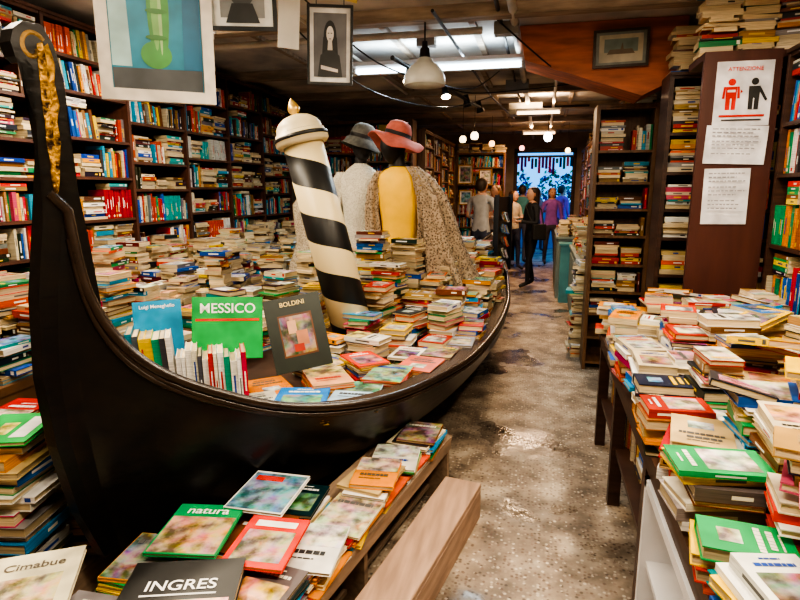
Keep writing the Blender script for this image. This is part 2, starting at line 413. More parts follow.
# ------------------------------------------------------------ left table and books
lt=MB()
for lo,hi in [((-3.26,1.5,.74),(-2.3,7.2,.78)),((-2.36,1.5,.0),(-2.3,1.56,.74)),((-2.36,4.2,0),(-2.3,4.26,.74)),((-2.36,7.1,0),(-2.3,7.16,.74)),((-3.26,1.5,0),(-3.2,1.56,.74)),((-3.26,7.1,0),(-3.2,7.16,.74)),((-3.26,1.5,.3),(-2.32,7.15,.33)),((-2.33,1.56,.66),(-2.31,7.1,.74))]: lt.box(I4,lo,hi,g)
ltab=lt.build('display_table',[W_MID])
PAL=PC_T
mb=MB(); fill_shelf(mb,(-2.36,7.05,.331),(0,-1,0),(1,0,0),5.4,.32,.35,stackp=.6); mb.build('books_below',BM,ltab)
PAL=PC_S
mb=MB(); y=1.62
while y<7.1:
    x=-3.16
    while x<-2.33:
        stack(mb,x,y,.7805,U(.08,.42)+(.1 if x<-2.7 else 0),U(.13,.16),U(.19,.23),U(-.25,.25)+(math.pi/2 if R.random()<.4 else 0),full=y<3,bright=.12,jit=.16); x+=.19
    y+=.235
mb.build('book_pile',BM)
PAL=PC_T

# ------------------------------------------------------------ gondola
OX,OY=-1.58,1.66; ax=Vector((.177,.984,0)).normalized(); lx=Vector((ax.y,-ax.x,0))
def B(s,l,z): return Vector((OX,OY,0))+ax*s+lx*l+Vector((0,0,z))
AXA=math.atan2(ax.y,ax.x)-math.pi/2
stem=[(0,.3),(-.08,.5),(-.135,.78),(-.154,1.03),(-.137,1.3),(-.094,1.55),(-.07,1.66)]
def stem_s(z):
    for (a,za),(b,zb) in zip(stem[:-1],stem[1:]):
        if z<=zb: 
            t=(z-za)/(zb-za); return a+(b-a)*t
    return stem[-1][0]
ST=[(.07,.035,.27,.04,.028,1.58),(.12,.08,.26,.08,.07,1.3),(.2,.13,.25,.13,.15,1.1),(.32,.196,.25,.22,.28,.95),(.5,.28,.25,.39,.47,.83),(.75,.38,.25,.6,.65,.765),
(1.09,.484,.25,.9,.82,.735),(1.5,.56,.25,1.4,.92,.72),(2.07,.62,.25,1.86,.945,.72),(2.8,.62,.25,2.6,.88,.72),(3.5,.576,.25,3.3,.77,.74),(4.1,.48,.25,3.8,.65,.76),(4.8,.33,.26,4.6,.44,.8),(5.3,.18,.32,5.2,.22,.9),(5.7,.02,.5,5.8,.02,1.12)]
def cat(p0,p1,p2,p3,t):
    return tuple(.5*((2*b)+(-a+c)*t+(2*a-5*b+4*c-d)*t*t+(-a+3*b-3*c+d)*t**3) for a,b,c,d in zip(p0,p1,p2,p3))
SS=[]
for i in range(len(ST)-1):
    p0=ST[max(i-1,0)];p1=ST[i];p2=ST[i+1];p3=ST[min(i+2,len(ST)-1)]
    for k in range(5): SS.append(cat(p0,p1,p2,p3,k/5))
SS.append(ST[-1])
NV=14
def sect(st,side):
    sb,lb,zb,sg,lg,zg=st; out=[]
    for j in range(NV+1):
        v=j/NV; s=sb+(sg-sb)*v; z=zb+(zg-zb)*v; l=lb+(lg-lb)*v+.045*math.sin(math.pi*v)*min(1,lg*2)
        f=max(0,1-sb/.45); s=s+f*f*(stem_s(z)+.05-s)*.8
        out.append(B(s,side*max(l,.02),z))
    return out
HUL=pmat('black_lacquered_hull',(.005,.005,.0055),.3,nscale=16,col2=(.01,.0075,.006),bump=.22,spec=.38,stretch=(1,.4,1.6))
HULW=pmat('dark_gunwale_wood',(.03,.018,.012),.25,nscale=8,namt=.4,bump=.15)
DECKW=pmat('deck_wood',(.05,.025,.015),.25,nscale=6,namt=.5)
GOLD=pmat('worn_gold',(.55,.3,.05),.4,.8,nscale=45,col2=(.03,.016,.008),bump=1)
gon=empty('gondola',(OX,OY,0))
bpy.context.view_layer.update()
def par(o,p):
    o.parent=p; o.matrix_parent_inverse=Matrix.Translation(-p.location)
mb=MB(); rails={1:[],-1:[]}; rails2={1:[],-1:[]}; rails3={1:[],-1:[]}
for side in (1,-1):
    stemcol=[]
    for j in range(NV+1):
        z=.3+(1.64-.3)*j/NV; stemcol.append(B(stem_s(z)+.012,side*.022,z))
    P=[stemcol]+[sect(s,side) for s in SS]
    mb.grid(P,g,0,flip=(side<0))
    rails[side]=[r[-1] for r in P]; rails2[side]=[r[-2]+(lx*side*.006) for r in P[1:]]; rails3[side]=[r[-1]+lx*side*.004-Vector((0,0,.03)) for r in P[1:]]
    if side==1: PR=P
    else: PLft=P
mb.grid([[a[0],b[0]] for a,b in zip(PR,PLft)],g,0)
h=mb.build('hull',[HUL],smooth=True); par(h,gon)
k=[i for i,s in enumerate(SS) if s[3]<.48][-1]+1
mb=MB(); mb.grid([[PR[i][-1]+Vector((0,0,.004)),(PR[i][-1]+PLft[i][-1])/2+Vector((0,0,.03)),PLft[i][-1]+Vector((0,0,.004))] for i in range(k+1)],g,0)
def ins(p,side,amt): return p-lx*side*amt
for side,PP in ((1,PR),(-1,PLft)):
    mb.grid([[PP[i][-1]+Vector((0,0,.004)),ins(PP[i][-1],side,min(.1,abs(SS[i-1][4])*.8))+Vector((0,0,.004)),ins(PP[i][-1],side,min(.1,abs(SS[i-1][4])*.8))-Vector((0,0,.09))] for i in range(k,len(PR))],g,0)
n2=[i for i,s in enumerate(SS) if s[3]>4.7][0]
mb.grid([[PR[i][-1]+Vector((0,0,.003)),PLft[i][-1]+Vector((0,0,.003))] for i in range(n2,len(PR))],g,0)
d=mb.build('deck',[DECKW]); par(d,gon)
DZ=.66
mb=MB(); mb.grid([[ins(Vector((PR[i][-1].x,PR[i][-1].y,DZ)),1,.06),ins(Vector((PLft[i][-1].x,PLft[i][-1].y,DZ)),-1,.06)] for i in range(k-1,n2+2)],g,0)
q=mb.build('platform',[W_DARK]); par(q,gon)
for side in (1,-1):
    for nm,rl,r,mt in (('gunwale_rail',rails,.02,HULW),('rubbing_strake',rails2,.013,HULW),('moulding',rails3,.011,HULW)):
        par(tube(nm,[tuple(p) for p in rl[side]],r,mt),gon)
outl=[(0,.28),(-.08,.5),(-.135,.78),(-.154,1.03),(-.137,1.3),(-.094,1.55),(-.056,1.777),(-.062,1.86),(-.062,1.98),(-.07,2.03),(-.088,2.05),(-.1,2.035),(-.12,2.05),(-.13,2.09),(-.118,2.13),(-.085,2.158),(-.026,2.163),(.01,2.11),(.033,2.007),(.03,1.85),(.045,1.65),(.07,1.45),(.09,1.25),(.11,1.0),(.12,.6),(.1,.28)]
bm=bmesh.new()
A_=[bm.verts.new(B(s,-.027,z)) for s,z in outl]; B_=[bm.verts.new(B(s,.027,z)) for s,z in outl]
f1=bm.faces.new(A_); f2=bm.faces.new(B_[::-1])
for i in range(len(outl)): bm.faces.new((A_[i],B_[i],B_[(i+1)%len(outl)],A_[(i+1)%len(outl)]))
bmesh.ops.triangulate(bm,faces=[f1,f2]); bmesh.ops.recalc_face_normals(bm,faces=bm.faces)
me=bpy.data.meshes.new('prow_stem'); bm.to_mesh(me); bm.free(); me.materials.append(HUL)
o=bpy.data.objects.new('prow_stem',me); scene.collection.objects.link(o); par(o,gon)
bv=o.modifiers.new('b','BEVEL'); bv.width=.008; bv.segments=2; bv.limit_method='ANGLE'
sc=[]
for i in range(40):
    a=i/39*3.6*math.pi/2; r=.052-.010*a/1.5
    sc.append(tuple(B(-.062+r*math.cos(a+.6)*.9,0,2.085+r*math.sin(a+.6))))
par(tube('scroll',sc,.03,pmat('gilded_black',(.3,.17,.04),.35,.6,nscale=25,col2=(.01,.008,.007),bump=.6)),gon)
mb=MB()
for side in (1,-1):
    cs=[(-.03,2.1,.02),(-.02,2.05,.034),(-.025,1.98,.028),(-.02,1.92,.036),(-.028,1.86,.024),(-.025,1.80,.03),(-.03,1.74,.018),(-.035,1.69,.016),(-.04,1.64,.004)]
    P=[]
    for s,z,w in cs:
        P.append([B(s-w*.9,side*.028,z),B(s-w*.4,side*.042,z+.006),B(s,side*.032,z-.006),B(s+w*.4,side*.044,z+.005),B(s+w*.8,side*.028,z)])
    mb.grid(P,g,0,flip=side<0)
o=mb.build('gilded_leaf',[GOLD],smooth=True); par(o,gon)
cr=MB()
for s in (.6,2.0,3.6,4.7):
    M=T(*B(s,0,0))@RZ(AXA)
    w=.25 if s<1 else .42
    if s>4: w=.25
    cr.box(M,(-w,-.05,0),(w,.05,.249),g)
par(cr.build('cradle_blocks',[W_DARK]),gon)

# ---- books in gondola
def BMx(s,l,z,a=0): return T(*B(s,l,z))@RZ(AXA+a)
mb=MB()
def upright(mb,s,l,z,h,w,t,col,yaw,lean=0,label=True):
    d=Vector((math.cos(yaw),math.sin(yaw),0)); up=Vector((0,0,1)); zl=(-d).cross(up)
    p=B(s,l,z)+up*(h/2)
    M=frame_m(p,-d,up,zl)@T(0,-h/2,0)@RX(lean)@T(0,h/2,0)
    book(mb,M,w,h,t,col,full=True,label=label)
p=0
cl=[(.03,.25,.35),(.1,.12,.14),(.85,.65,.12),(.85,.6,.1),(.06,.35,.2),(.06,.06,.07),(.82,.79,.74)]
for i,c in enumerate(cl):
    t=U(.022,.034); upright(mb,.56+.008*i,-.38+p,DZ+.001,U(.3,.34),.19,t,c,-.98,lean=-.07); p+=t*1.15
cl=[(.85,.83,.8),(.88,.87,.84),(.9,.88,.82),(.75,.72,.6),(.1,.1,.12),(.82,.8,.75),(.6,.05,.04),(.85,.8,.7),(.9,.9,.88),(.06,.3,.2),(.8,.77,.7),(.88,.87,.84),(.55,.06,.1)]
for i,c in enumerate(cl):
    t=U(.015,.028); upright(mb,.60+.008*i,-.36+p,DZ+.001,U(.23,.28),.17,t,c,-1.02,lean=-.03); p+=t*1.12
for (s,l,hh) in [(.95,-.55,.22),(1.0,-.33,.15),(1.25,-.6,.3),(1.3,-.38,.26),(1.55,-.65,.34),(1.6,-.4,.2),(1.85,-.7,.3),(1.85,-.45,.36),(2.15,-.65,.4),(2.2,-.4,.3),(2.5,-.6,.5),(2.8,-.6,.35),(3.1,-.5,.5),(3.1,-.25,.4),(3.4,-.4,.45),
     (1.52,.12,.14),(1.55,.36,.14),(1.62,.6,.06),(1.8,.2,.22),(1.82,.42,.16),(1.85,.66,.1),(2.1,.16,.34),(2.1,.4,.2),(2.12,.64,.26),(2.2,.8,.12),(2.38,.12,.46),(2.4,.35,.28),(2.4,.58,.32),(2.45,.74,.16),(2.55,-.1,.68),(2.72,.12,.62),(2.7,.36,.36),(2.7,.6,.24),(2.95,.15,.36),(2.96,.38,.44),(2.98,.6,.3),
     (3.25,.2,.38),(3.25,.44,.36),(3.28,.62,.24),(3.55,.1,.42),(3.55,.33,.44),(3.56,.55,.3),(3.85,.0,.5),(3.85,.25,.5),(3.88,.46,.36),(4.15,.05,.5),(4.15,.3,.46),(4.45,0,.5),(4.45,.22,.46)]:
    stack(mb,*B(s,l,DZ+.001),hh,.155,.225,AXA+(math.pi/2 if R.random()<.45 else 0)+U(-.15,.15),full=s<2.5,bright=.18,jit=.18)
for (s,l,n,a,w,h,c) in [(.60,.30,1,.7,.2,.27,(.8,.78,.7)),(.70,.46,2,.5,.23,.31,(.03,.22,.62)),(.82,.2,1,.9,.2,.26,(.75,.3,.1)),(.93,.62,2,.35,.21,.28,(.5,.65,.8)),(1.0,.42,3,.8,.2,.27,(.75,.45,.3)),(1.2,.66,3,.2,.2,.28,(.78,.22,.16)),(1.25,.25,2,-.3,.21,.28,(.88,.62,.03)),(1.43,.74,2,.1,.2,.26,(.7,.25,.2)),(1.32,.46,4,.9,.18,.25,(.8,.08,.04)),(1.7,.76,2,.2,.18,.25,(.2,.12,.12)),(1.95,.8,2,.1,.16,.22,(.3,.3,.35))]:
    z=DZ+.01
    for k2 in range(n+3):
        t=U(.008,.016)
        cc=c if k2==n+2 else rc()
        book(mb,BMx(s,l,z,a+U(-.12,.12)),w,h,t,cc,full=True,art=(k2>=n+1)); z+=t+.0005
mb.build('gondola_books',BM)

def cover_book(name,M,w,h,t,col,art=None,title=None,tcol=(.95,.95,.95),tsize=.04,ty=.3,rects=()):
    mb=MB(); book(mb,I4,w,h,t,col,full=True,label=False)
    z=t+.0008
    for (x0,x1,y0,y1,c,mi) in rects:
        mb.quad(I4,[(x0*w/2,y0*h/2,z),(x1*w/2,y0*h/2,z),(x1*w/2,y1*h/2,z),(x0*w/2,y1*h/2,z)],c,mi); z+=.0004
    o=mb.build(name,BM); o.matrix_world=M
    if title:
        tx=text('title',title,Matrix.Identity(4),tsize,pmat(name+'_ink',tcol,.5)); tx.parent=o; tx.location=(0,ty*h/2,z+.0008)
    return o
def stand(s,l,z,yaw,lean,roll=0):
    n=Vector((math.cos(yaw),math.sin(yaw),0)); up=Vector((0,0,1)); x=up.cross(n)
    return frame_m(B(s,l,z),x,up,n)@RZ(roll)@RX(-lean)
cover_book('art_book',stand(1.0,.28,DZ+.16,-1.1,.33,.16)@T(0,.13,0),.28,.37,.04,(.015,.022,.015),title='BOLDINI',tcol=(.75,.6,.25),tsize=.032,ty=.8,
  rects=[(-.6,.6,-.62,.52,(.14,.06,.03),0),(-.55,.55,-.57,.47,(.2,.09,.05),1),(-.3,.0,.0,.35,(.7,.45,.32),0),(-.2,-.08,.35,.45,(.6,.38,.26),0),(-.05,.35,-.35,.05,(.62,.32,.22),0),(-.2,.15,-.5,-.3,(.5,.07,.05),0)])
cover_book('illustrated_book',stand(.80,-.02,DZ+.21,-1.05,.22,-.05)@T(0,.12,0),.33,.3,.02,(.02,.45,.1),title='MESSICO',tcol=(.95,.95,.9),tsize=.066,ty=.62,rects=[(-.9,.9,.22,.3,(.85,.1,.08),0)])
cover_book('illustrated_book',stand(.68,-.33,DZ+.22,-1.0,.22,.03)@T(0,.1,0),.22,.28,.018,(.05,.34,.62),title='Luigi Meneghello',tcol=(.95,.95,.95),tsize=.024,ty=.8)
cover_book('paperback_book',stand(1.5,.0,DZ+.1,-1.2,.2,0)@T(0,.1,0),.14,.2,.015,(.85,.83,.8),rects=[(-.7,.7,-.6,.4,(.5,.5,.5),1)])

# ------------------------------------------------------------ bench beside gondola
MBt=T(*B(0,0,0))@RZ(AXA)
bn=MB()
for lo,hi in [((.6,.5,.33),(.93,1.42,.355)),((.3,-.75,.33),(.93,.5,.355)),((.9,-.75,0.28),(.925,1.42,.33)),((.62,1.38,0),(.92,1.41,.33)),((.62,.45,0),(.9,.48,.33)),((.35,-.72,0),(.9,-.69,.33)),((.31,-.7,0),(.335,.3,.33)),((.35,-.7,.05),(.82,1.4,.07))]:
    bn.box(MBt,lo,hi,g)
bench=bn.build('display_bench',[W_TAN])
mb=MB()
s=-.66
while s<1.40:
    cols=[.40,.62,.835] if s<.2 else ([.6,.83] if s<.55 else [.82])
    for l in cols:
        z=.3555; n=R.randint(5,9) if s>.2 else R.randint(5,8)
        for k2 in range(n):
            t=U(.006,.018)
            book(mb,BMx(s+U(-.015,.015),l+U(-.015,.015),z,U(-.15,.15)+.12),U(.18,.215),U(.23,.28),t,R.choice(BRIGHT) if R.random()<.3 else rc(),full=True,art=(k2>=n-2)); z+=t+.0005
    s+=.27 if s<.7 else .25
mb.build('magazine_pile',BM)
cover_book('art_book',T(*B(-.24,.66,.485))@RZ(AXA+.5),.33,.24,.03,(.015,.015,.015),title='INGRES',tsize=.062,ty=-.0,rects=[(-.9,.9,-.98,-.5,(.75,.3,.1),1),(-.65,.65,-.34,-.28,(.8,.8,.8),0)])
cover_book('art_magazine',T(*B(.03,.47,.485))@RZ(AXA+.35),.24,.3,.012,(.03,.33,.12),title='natura',tcol=(.9,.92,.85),tsize=.06,ty=.7,rects=[(-.95,.95,-.95,.45,(.65,.3,.1),1)])
cover_book('art_magazine',T(*B(.33,.55,.49))@RZ(AXA+.2),.23,.29,.012,(.85,.85,.84),rects=[(-.95,.95,-.95,.9,(.1,.3,.5),1),(-.8,.2,.5,.75,(.75,.1,.08),0)])
cover_book('art_magazine',T(*B(.06,.74,.49))@RZ(AXA+.25),.21,.28,.012,(.75,.08,.06),rects=[(-.8,.8,-.8,.4,(.5,.3,.2),1),(-.7,.7,.55,.8,(.9,.9,.85),0)])
sb=MB(); MS=T(-.455,2.0,0)@RZ(-.175)
for lo,hi in [((-.1,-.78,.16),(.09,.75,.19)),((.07,-.78,0),(.09,.75,.16)),((-.1,-.78,0),(-.08,.75,.16)),((-.08,.73,0),(.07,.75,.16)),((-.08,-.78,0),(.07,-.76,.16))]:
    sb.box(MS,lo,hi,g)
o=sb.build('wooden_step_box',[pmat('pinkish_plank',(.52,.34,.24),.6,nscale=3,namt=.35,stretch=(9,1,9),bump=.15)]); bv=o.modifiers.new('b','BEVEL'); bv.width=.004

# ------------------------------------------------------------ foreground-left low table with stacks
lo_=boxes('low_platform',[((-2.25,.75,.1),(-1.75,2.2,.13)),((-1.75,.75,.1),(-1.12,1.4,.13)),((-2.25,.75,0),(-2.2,2.2,.1)),((-1.18,.8,0),(-1.12,1.4,.1)),((-1.8,1.45,0),(-1.75,2.2,.1))],W_TAN)
mb=MB()
for (x,y,h,a,w,hh) in [(-1.88,1.62,.6,.2,.2,.27),(-2.1,1.85,.62,.1,.2,.27),(-2.1,1.55,.5,.1,.19,.26),(-1.86,1.92,.5,.3,.18,.25),(-1.52,1.2,.27,.35,.22,.28),(-1.85,1.25,.3,.3,.21,.27),(-1.25,1.12,.24,.3,.2,.27),(-2.08,1.25,.3,.2,.18,.25),(-1.5,.95,.24,.1,.2,.25),(-1.8,.95,.2,.1,.2,.25)]:
    stack(mb,x,y,.131,h,w,hh,a,full=True,bright=.1,jit=.08,thick=(.015,.045))
mb.build('book_pile',BM)
cover_book('art_book',T(-1.5,1.28,.43)@RZ(.55),.27,.33,.02,(.82,.77,.6),title='Cimabue',tcol=(.12,.1,.08),tsize=.05,ty=.55,rects=[(-.7,.7,-.8,.2,(.8,.6,.3),1)])
cover_book('illustrated_book',T(-1.88,1.63,.765)@RZ(.35),.22,.28,.016,(.03,.43,.1),title='',rects=[(-.4,.1,-.5,.3,(.8,.7,.1),1),(.3,.8,-.7,.7,(.8,.8,.78),0)])

# ------------------------------------------------------------ striped mooring pole
m,nt,b=new_mat('spiral_stripes'); L=nt.links.new
tc=nt.nodes.new('ShaderNodeTexCoord'); sp=nt.nodes.new('ShaderNodeSeparateXYZ'); L(tc.outputs['Object'],sp.inputs[0])
def mth(op,a,b_=None,c=None):
    n=nt.nodes.new('ShaderNodeMath'); n.operation=op
    for i,x in enumerate((a,b_,c)):
        if x is None: continue
        if isinstance(x,(int,float)): n.inputs[i].default_value=x
        else: L(x,n.inputs[i])
    return n.outputs[0]
ang=mth('ARCTAN2',sp.outputs[1],sp.outputs[0]); an=mth('MULTIPLY',ang,1/(2*math.pi))
zz=mth('MULTIPLY',sp.outputs[2],2.75); sm=mth('ADD',an,zz); sm=mth('ADD',sm,.15); fr=mth('FRACT',sm); st_=mth('GREATER_THAN',fr,.5)
mx=nt.nodes.new('ShaderNodeMix'); mx.data_type='RGBA'; mx.inputs['A'].default_value=(.01,.01,.01,1); mx.inputs['B'].default_value=(.7,.58,.33,1)
L(st_,mx.inputs['Factor']); L(mx.outputs['Result'],b.inputs['Base Color']); b.inputs['Roughness'].default_value=.45
CREAM=pmat('cream_paint',(.7,.6,.38),.45,nscale=8,namt=.15); BLK=pmat('black_paint',(.015,.015,.015),.4); GLD=pmat('gold_paint',(.75,.5,.15),.35,.6)
p0=Vector((-1.14,3.5,DZ)); p1=Vector((-1.465,3.48,1.93)); dv=(p1-p0).normalized(); Lp=(p1-p0).length
Mp=Matrix.Translation(p0)@dv.to_track_quat('Z','Y').to_matrix().to_4x4()
pole=lathe('striped_mooring_pole',[(0,0),(.132,0),(.13,Lp*.5),(.126,Lp),(0,Lp)],[m],40)
pole.matrix_world=Mp
cap=lathe('cap',[(.0,Lp),(.15,Lp-.01),(.168,Lp+.01),(.168,Lp+.03),(.172,Lp+.032),(.172,Lp+.05),(.16,Lp+.055),(.155,Lp+.075),(.145,Lp+.078),(.14,Lp+.11),(.12,Lp+.14),(.085,Lp+.165),(.05,Lp+.176),(.02,Lp+.18),(.02,Lp+.185),(.034,Lp+.2),(.038,Lp+.22),(.028,Lp+.245),(.012,Lp+.27),(.0,Lp+.285)],[CREAM,BLK,GLD],40,parent=pole,
   mi=[0,0,0,1,1,1,0,1,0,0,0,0,0,2,2,2,2,2,2])

# ------------------------------------------------------------ mannequins
def loft(name,rings,mat,segs=40,fold=0,nf=9,parent=None,cap=True,phase=0):
    mb=MB(); P=[]
    for k in range(segs):
        a=2*math.pi*k/segs; row=[]
        for r in rings:
            amp=r[5] if len(r)>5 else fold
            q=1+amp*math.cos(nf*a+phase+r[2]*2.5)+amp*.5*math.sin((nf+4)*a+1.3)
            row.append((r[0]+r[3]*q*math.cos(a), r[1]+r[4]*q*math.sin(a), r[2]))
        P.append(row)
    mb.grid(P,g,closeu=True)
    if cap:
        mb.quad(I4,[r[0] for r in P][::-1],g); mb.quad(I4,[r[-1] for r in P],g)
    return mb.build(name,[mat],parent,smooth=True)
def lace(name,c1,c2,sc=45,mul=.55,net=False):
    m,nt,b=new_mat(name); L=nt.links.new
    tc=nt.nodes.new('ShaderNodeTexCoord'); v=nt.nodes.new('ShaderNodeTexVoronoi'); v.inputs['Scale'].default_value=sc
    n=nt.nodes.new('ShaderNodeTexNoise'); n.inputs['Scale'].default_value=9
    r=nt.nodes.new('ShaderNodeValToRGB'); r.color_ramp.elements[0].position=.1; r.color_ramp.elements[1].position=.6
    r.color_ramp.elements[0].color=(*c2,1); r.color_ramp.elements[1].color=(*c1,1)
    mx=nt.nodes.new('ShaderNodeMix'); mx.data_type='RGBA'; mx.blend_type='MULTIPLY'; mx.inputs['Factor'].default_value=mul
    L(tc.outputs['Object'],v.inputs['Vector']); L(tc.outputs['Object'],n.inputs['Vector']); L(v.outputs['Distance'],r.inputs[0])
    L(r.outputs[0],mx.inputs['A']); L(n.outputs['Fac'],mx.inputs['B']); L(mx.outputs['Result'],b.inputs['Base Color'])
    b.inputs['Roughness'].default_value=.85
    bp=nt.nodes.new('ShaderNodeBump'); bp.inputs['Strength'].default_value=.6; bp.inputs['Distance'].default_value=.01; L(v.outputs['Distance'],bp.inputs['Height']); L(bp.outputs[0],b.inputs['Normal'])
    if net:
        a=nt.nodes.new('ShaderNodeValToRGB'); a.color_ramp.elements[0].position=.22; a.color_ramp.elements[1].position=.42
        a.color_ramp.elements[0].color=(.4,.4,.4,1); a.color_ramp.elements[1].color=(1,1,1,1)
        L(v.outputs['Distance'],a.inputs[0]); L(a.outputs[0],b.inputs['Alpha'])
    return m
YEL=pmat('yellow_fabric',(.86,.5,.0),.55,nscale=10,namt=.1)
LACE=lace('knitted_lace',(.46,.35,.24),(.12,.08,.05),60,.45,True); LACEW=lace('white_lace',(.72,.68,.58),(.48,.44,.36),80,.3)
DARKF=pmat('black_head_fabric',(.012,.01,.011),.6)
PINK=pmat('dusty_pink_felt',(.5,.13,.10),.85,nscale=20,namt=.25); GREYF=pmat('grey_straw',(.12,.12,.11),.8,nscale=30,namt=.4)
def head(name,c,parent,mat,sc=1.0,yaw=0):
    bm=bmesh.new(); bmesh.ops.create_uvsphere(bm,u_segments=28,v_segments=20,radius=1)
    for v in bm.verts:
        x,y,z=v.co
        wx=.078*(1-.18*max(0,-z)); v.co.x=x*wx; v.co.y=y*.098*(1-.15*max(0,-z)); v.co.z=z*.118
        if y<-.6 and abs(x)<.2 and -.35<z<.2: v.co.y-=.018*(1-abs(x)/.2)*(1-abs(z+.15)/.35 if abs(z+.15)<.35 else 0)
        if y<-.5 and .05<z<.3 and .2<abs(x)<.55: v.co.y+=.009
        if z<-.6 and y<-.2: v.co.y-=.014
    me=bpy.data.meshes.new(name); bm.to_mesh(me); bm.free(); me.materials.append(mat)
    me.polygons.foreach_set('use_smooth',[True]*len(me.polygons))
    o=bpy.data.objects.new(name,me); scene.collection.objects.link(o)
    o.matrix_world=T(*c)@RZ(yaw)@Matrix.Scale(sc,4); 
    if parent: o.parent=parent
    return o
def hat(name,c,parent,mat,band,rb=.2,rot=(0,0,0),sc=1,wv=.03):
    prof=[(0,.125),(.05,.122),(.085,.10),(.102,.06),(.108,.03),(.109,.0),(.13,-.012),(rb*.85,-.04),(rb,-.07),(rb,-.074),(.12,-.018),(.098,-.004)]
    o=lathe(name,prof,[mat,band],36,mi=[0,0,0,0,1,0,0,0,0,0,0],wave=lambda a,r:(wv*math.sin(2*a+.6)+wv*.4*math.sin(5*a))*max(0,(r-.1)/.1))
    o.matrix_world=T(*c)@Euler(rot).to_matrix().to_4x4()@Matrix.Scale(sc,4)
    if parent:o.parent=parent
    return o
m1=empty('mannequin')
cx,cy=-1.12,4.62
loft('torso',[(cx,cy,DZ,.17,.15),(cx,cy,.95,.2,.16),(cx,cy,1.1,.185,.14),(cx,cy,1.28,.14,.105),(cx,cy,1.42,.155,.11),(cx,cy,1.58,.18,.12),(cx,cy,1.7,.19,.115),(cx,cy,1.77,.175,.1),(cx,cy,1.81,.12,.085),(cx,cy,1.83,.07,.07)],YEL,parent=m1,fold=.0)
loft('neck',[(cx,cy,1.82,.062,.062),(cx-.01,cy,1.87,.052,.055),(cx-.02,cy,1.97,.05,.055)],DARKF,parent=m1)
head('head',(cx-.05,cy-.02,1.985),m1,DARKF,1.15,2.6)
hat('sun_hat',(cx-.02,cy-.0,2.065),m1,PINK,DARKF,.23,(-.12,.26,0),1.0,.03)
loft('shawl',[(cx+.10,cy-.02,1.83,.06,.06,.05),(cx+.19,cy-.03,1.74,.09,.1,.1),(cx+.27,cy-.04,1.6,.115,.13,.14),(cx+.32,cy-.05,1.4,.14,.15,.17),(cx+.35,cy-.05,1.2,.17,.17,.19),(cx+.38,cy-.05,1.02,.21,.19,.22),(cx+.4,cy-.05,.9,.25,.21,.26)],LACE,64,parent=m1,cap=False,nf=8)
loft('lace_skirt',[(cx+.07,cy,1.24,.16,.13,.04),(cx+.06,cy,1.15,.21,.17,.08),(cx+.08,cy,1.0,.26,.2,.12),(cx+.1,cy,.75,.3,.22,.14)],LACE,64,parent=m1,cap=False,nf=10)
loft('shawl_sleeve',[(cx-.16,cy+.02,1.8,.04,.06,.08),(cx-.205,cy,1.68,.055,.09,.1),(cx-.225,cy,1.5,.06,.1,.12),(cx-.215,cy,1.3,.07,.1,.14),(cx-.2,cy,1.1,.1,.11,.16)],LACE,48,parent=m1,cap=False,nf=7)
m2=empty('mannequin')
cx,cy=-1.52,4.85
loft('torso',[(cx,cy,DZ,.2,.18,.06),(cx,cy,1.0,.2,.17,.04),(cx,cy,1.28,.15,.12,.02),(cx,cy,1.45,.16,.12,.02),(cx,cy,1.62,.18,.13,.02),(cx,cy,1.74,.19,.12,.01),(cx,cy,1.82,.12,.09,0),(cx,cy,1.87,.055,.055,0)],LACEW,48,parent=m2)
loft('neck',[(cx,cy,1.86,.054,.054),(cx+.01,cy,1.97,.05,.05)],DARKF,parent=m2)
for sx in (1,-1):
    loft('sleeve',[(cx+sx*.16,cy,1.8,.05,.06,.05),(cx+sx*.21,cy-.01,1.68,.075,.08,.06),(cx+sx*.23,cy-.03,1.5,.07,.075,.08),(cx+sx*.23,cy-.06,1.32,.06,.065,.08),(cx+sx*.21,cy-.1,1.2,.05,.055,.05),(cx+sx*.2,cy-.12,1.12,.075,.08,.12)],LACEW,40,parent=m2,cap=True,nf=6)
head('head',(cx+.02,cy-.01,2.01),m2,DARKF,1.1,.5)
hat('cloche_hat',(cx+.02,cy-.0,2.07),m2,GREYF,DARKF,.165,(-.1,.25,0),1.05,.01)
m3=empty('mannequin')
cx,cy=-1.95,4.75
loft('dress',[(cx,cy,DZ,.22,.18,.14),(cx,cy,1.0,.19,.16,.1),(cx,cy,1.2,.13,.11,.04),(cx,cy,1.38,.15,.12,.03),(cx,cy,1.52,.16,.11,.02),(cx,cy,1.58,.11,.08,0),(cx,cy,1.62,.05,.05,0),(cx,cy,1.7,.045,.045,0),(cx,cy,1.71,.01,.01,0)],lace('beige_lace',(.55,.47,.35),(.25,.2,.14),70,.4),56,parent=m3,nf=9)
boxes('stand_base',[((cx-.03,cy-.03,0),(cx+.03,cy+.03,DZ)),((cx-.2,cy-.03,0),(cx+.2,cy+.03,.03))],BLACKM,m3)

rk=empty('postcard_rack',(0,0,0))
mb=MB()
for i in range(6):
    for j in range(5):
        p=B(4.3+.1*i,.52-.05*i,.86+.12*j)
        M=frame_m(p,ax,Vector((0,0,1)),lx)@RX(-.35)
        mb.box(M,(-.045,0,0),(.045,.1,.004),R.choice(BRIGHT)); mb.quad(M,[(-.04,.01,.005),(.04,.01,.005),(.04,.09,.005),(-.04,.09,.005)],R.choice(BRIGHT),1)
mb.build('postcards',BM,rk)
boxes('rack_frame',[((-.3,-.02,.0),(.3,0,.78)),((-.3,-.01,0),(-.28,.03,.8)),((.28,-.01,0),(.3,.03,.8))],BLACKM,rk,M=frame_m(B(4.55,.4,.8),ax,lx,Vector((0,0,1))))

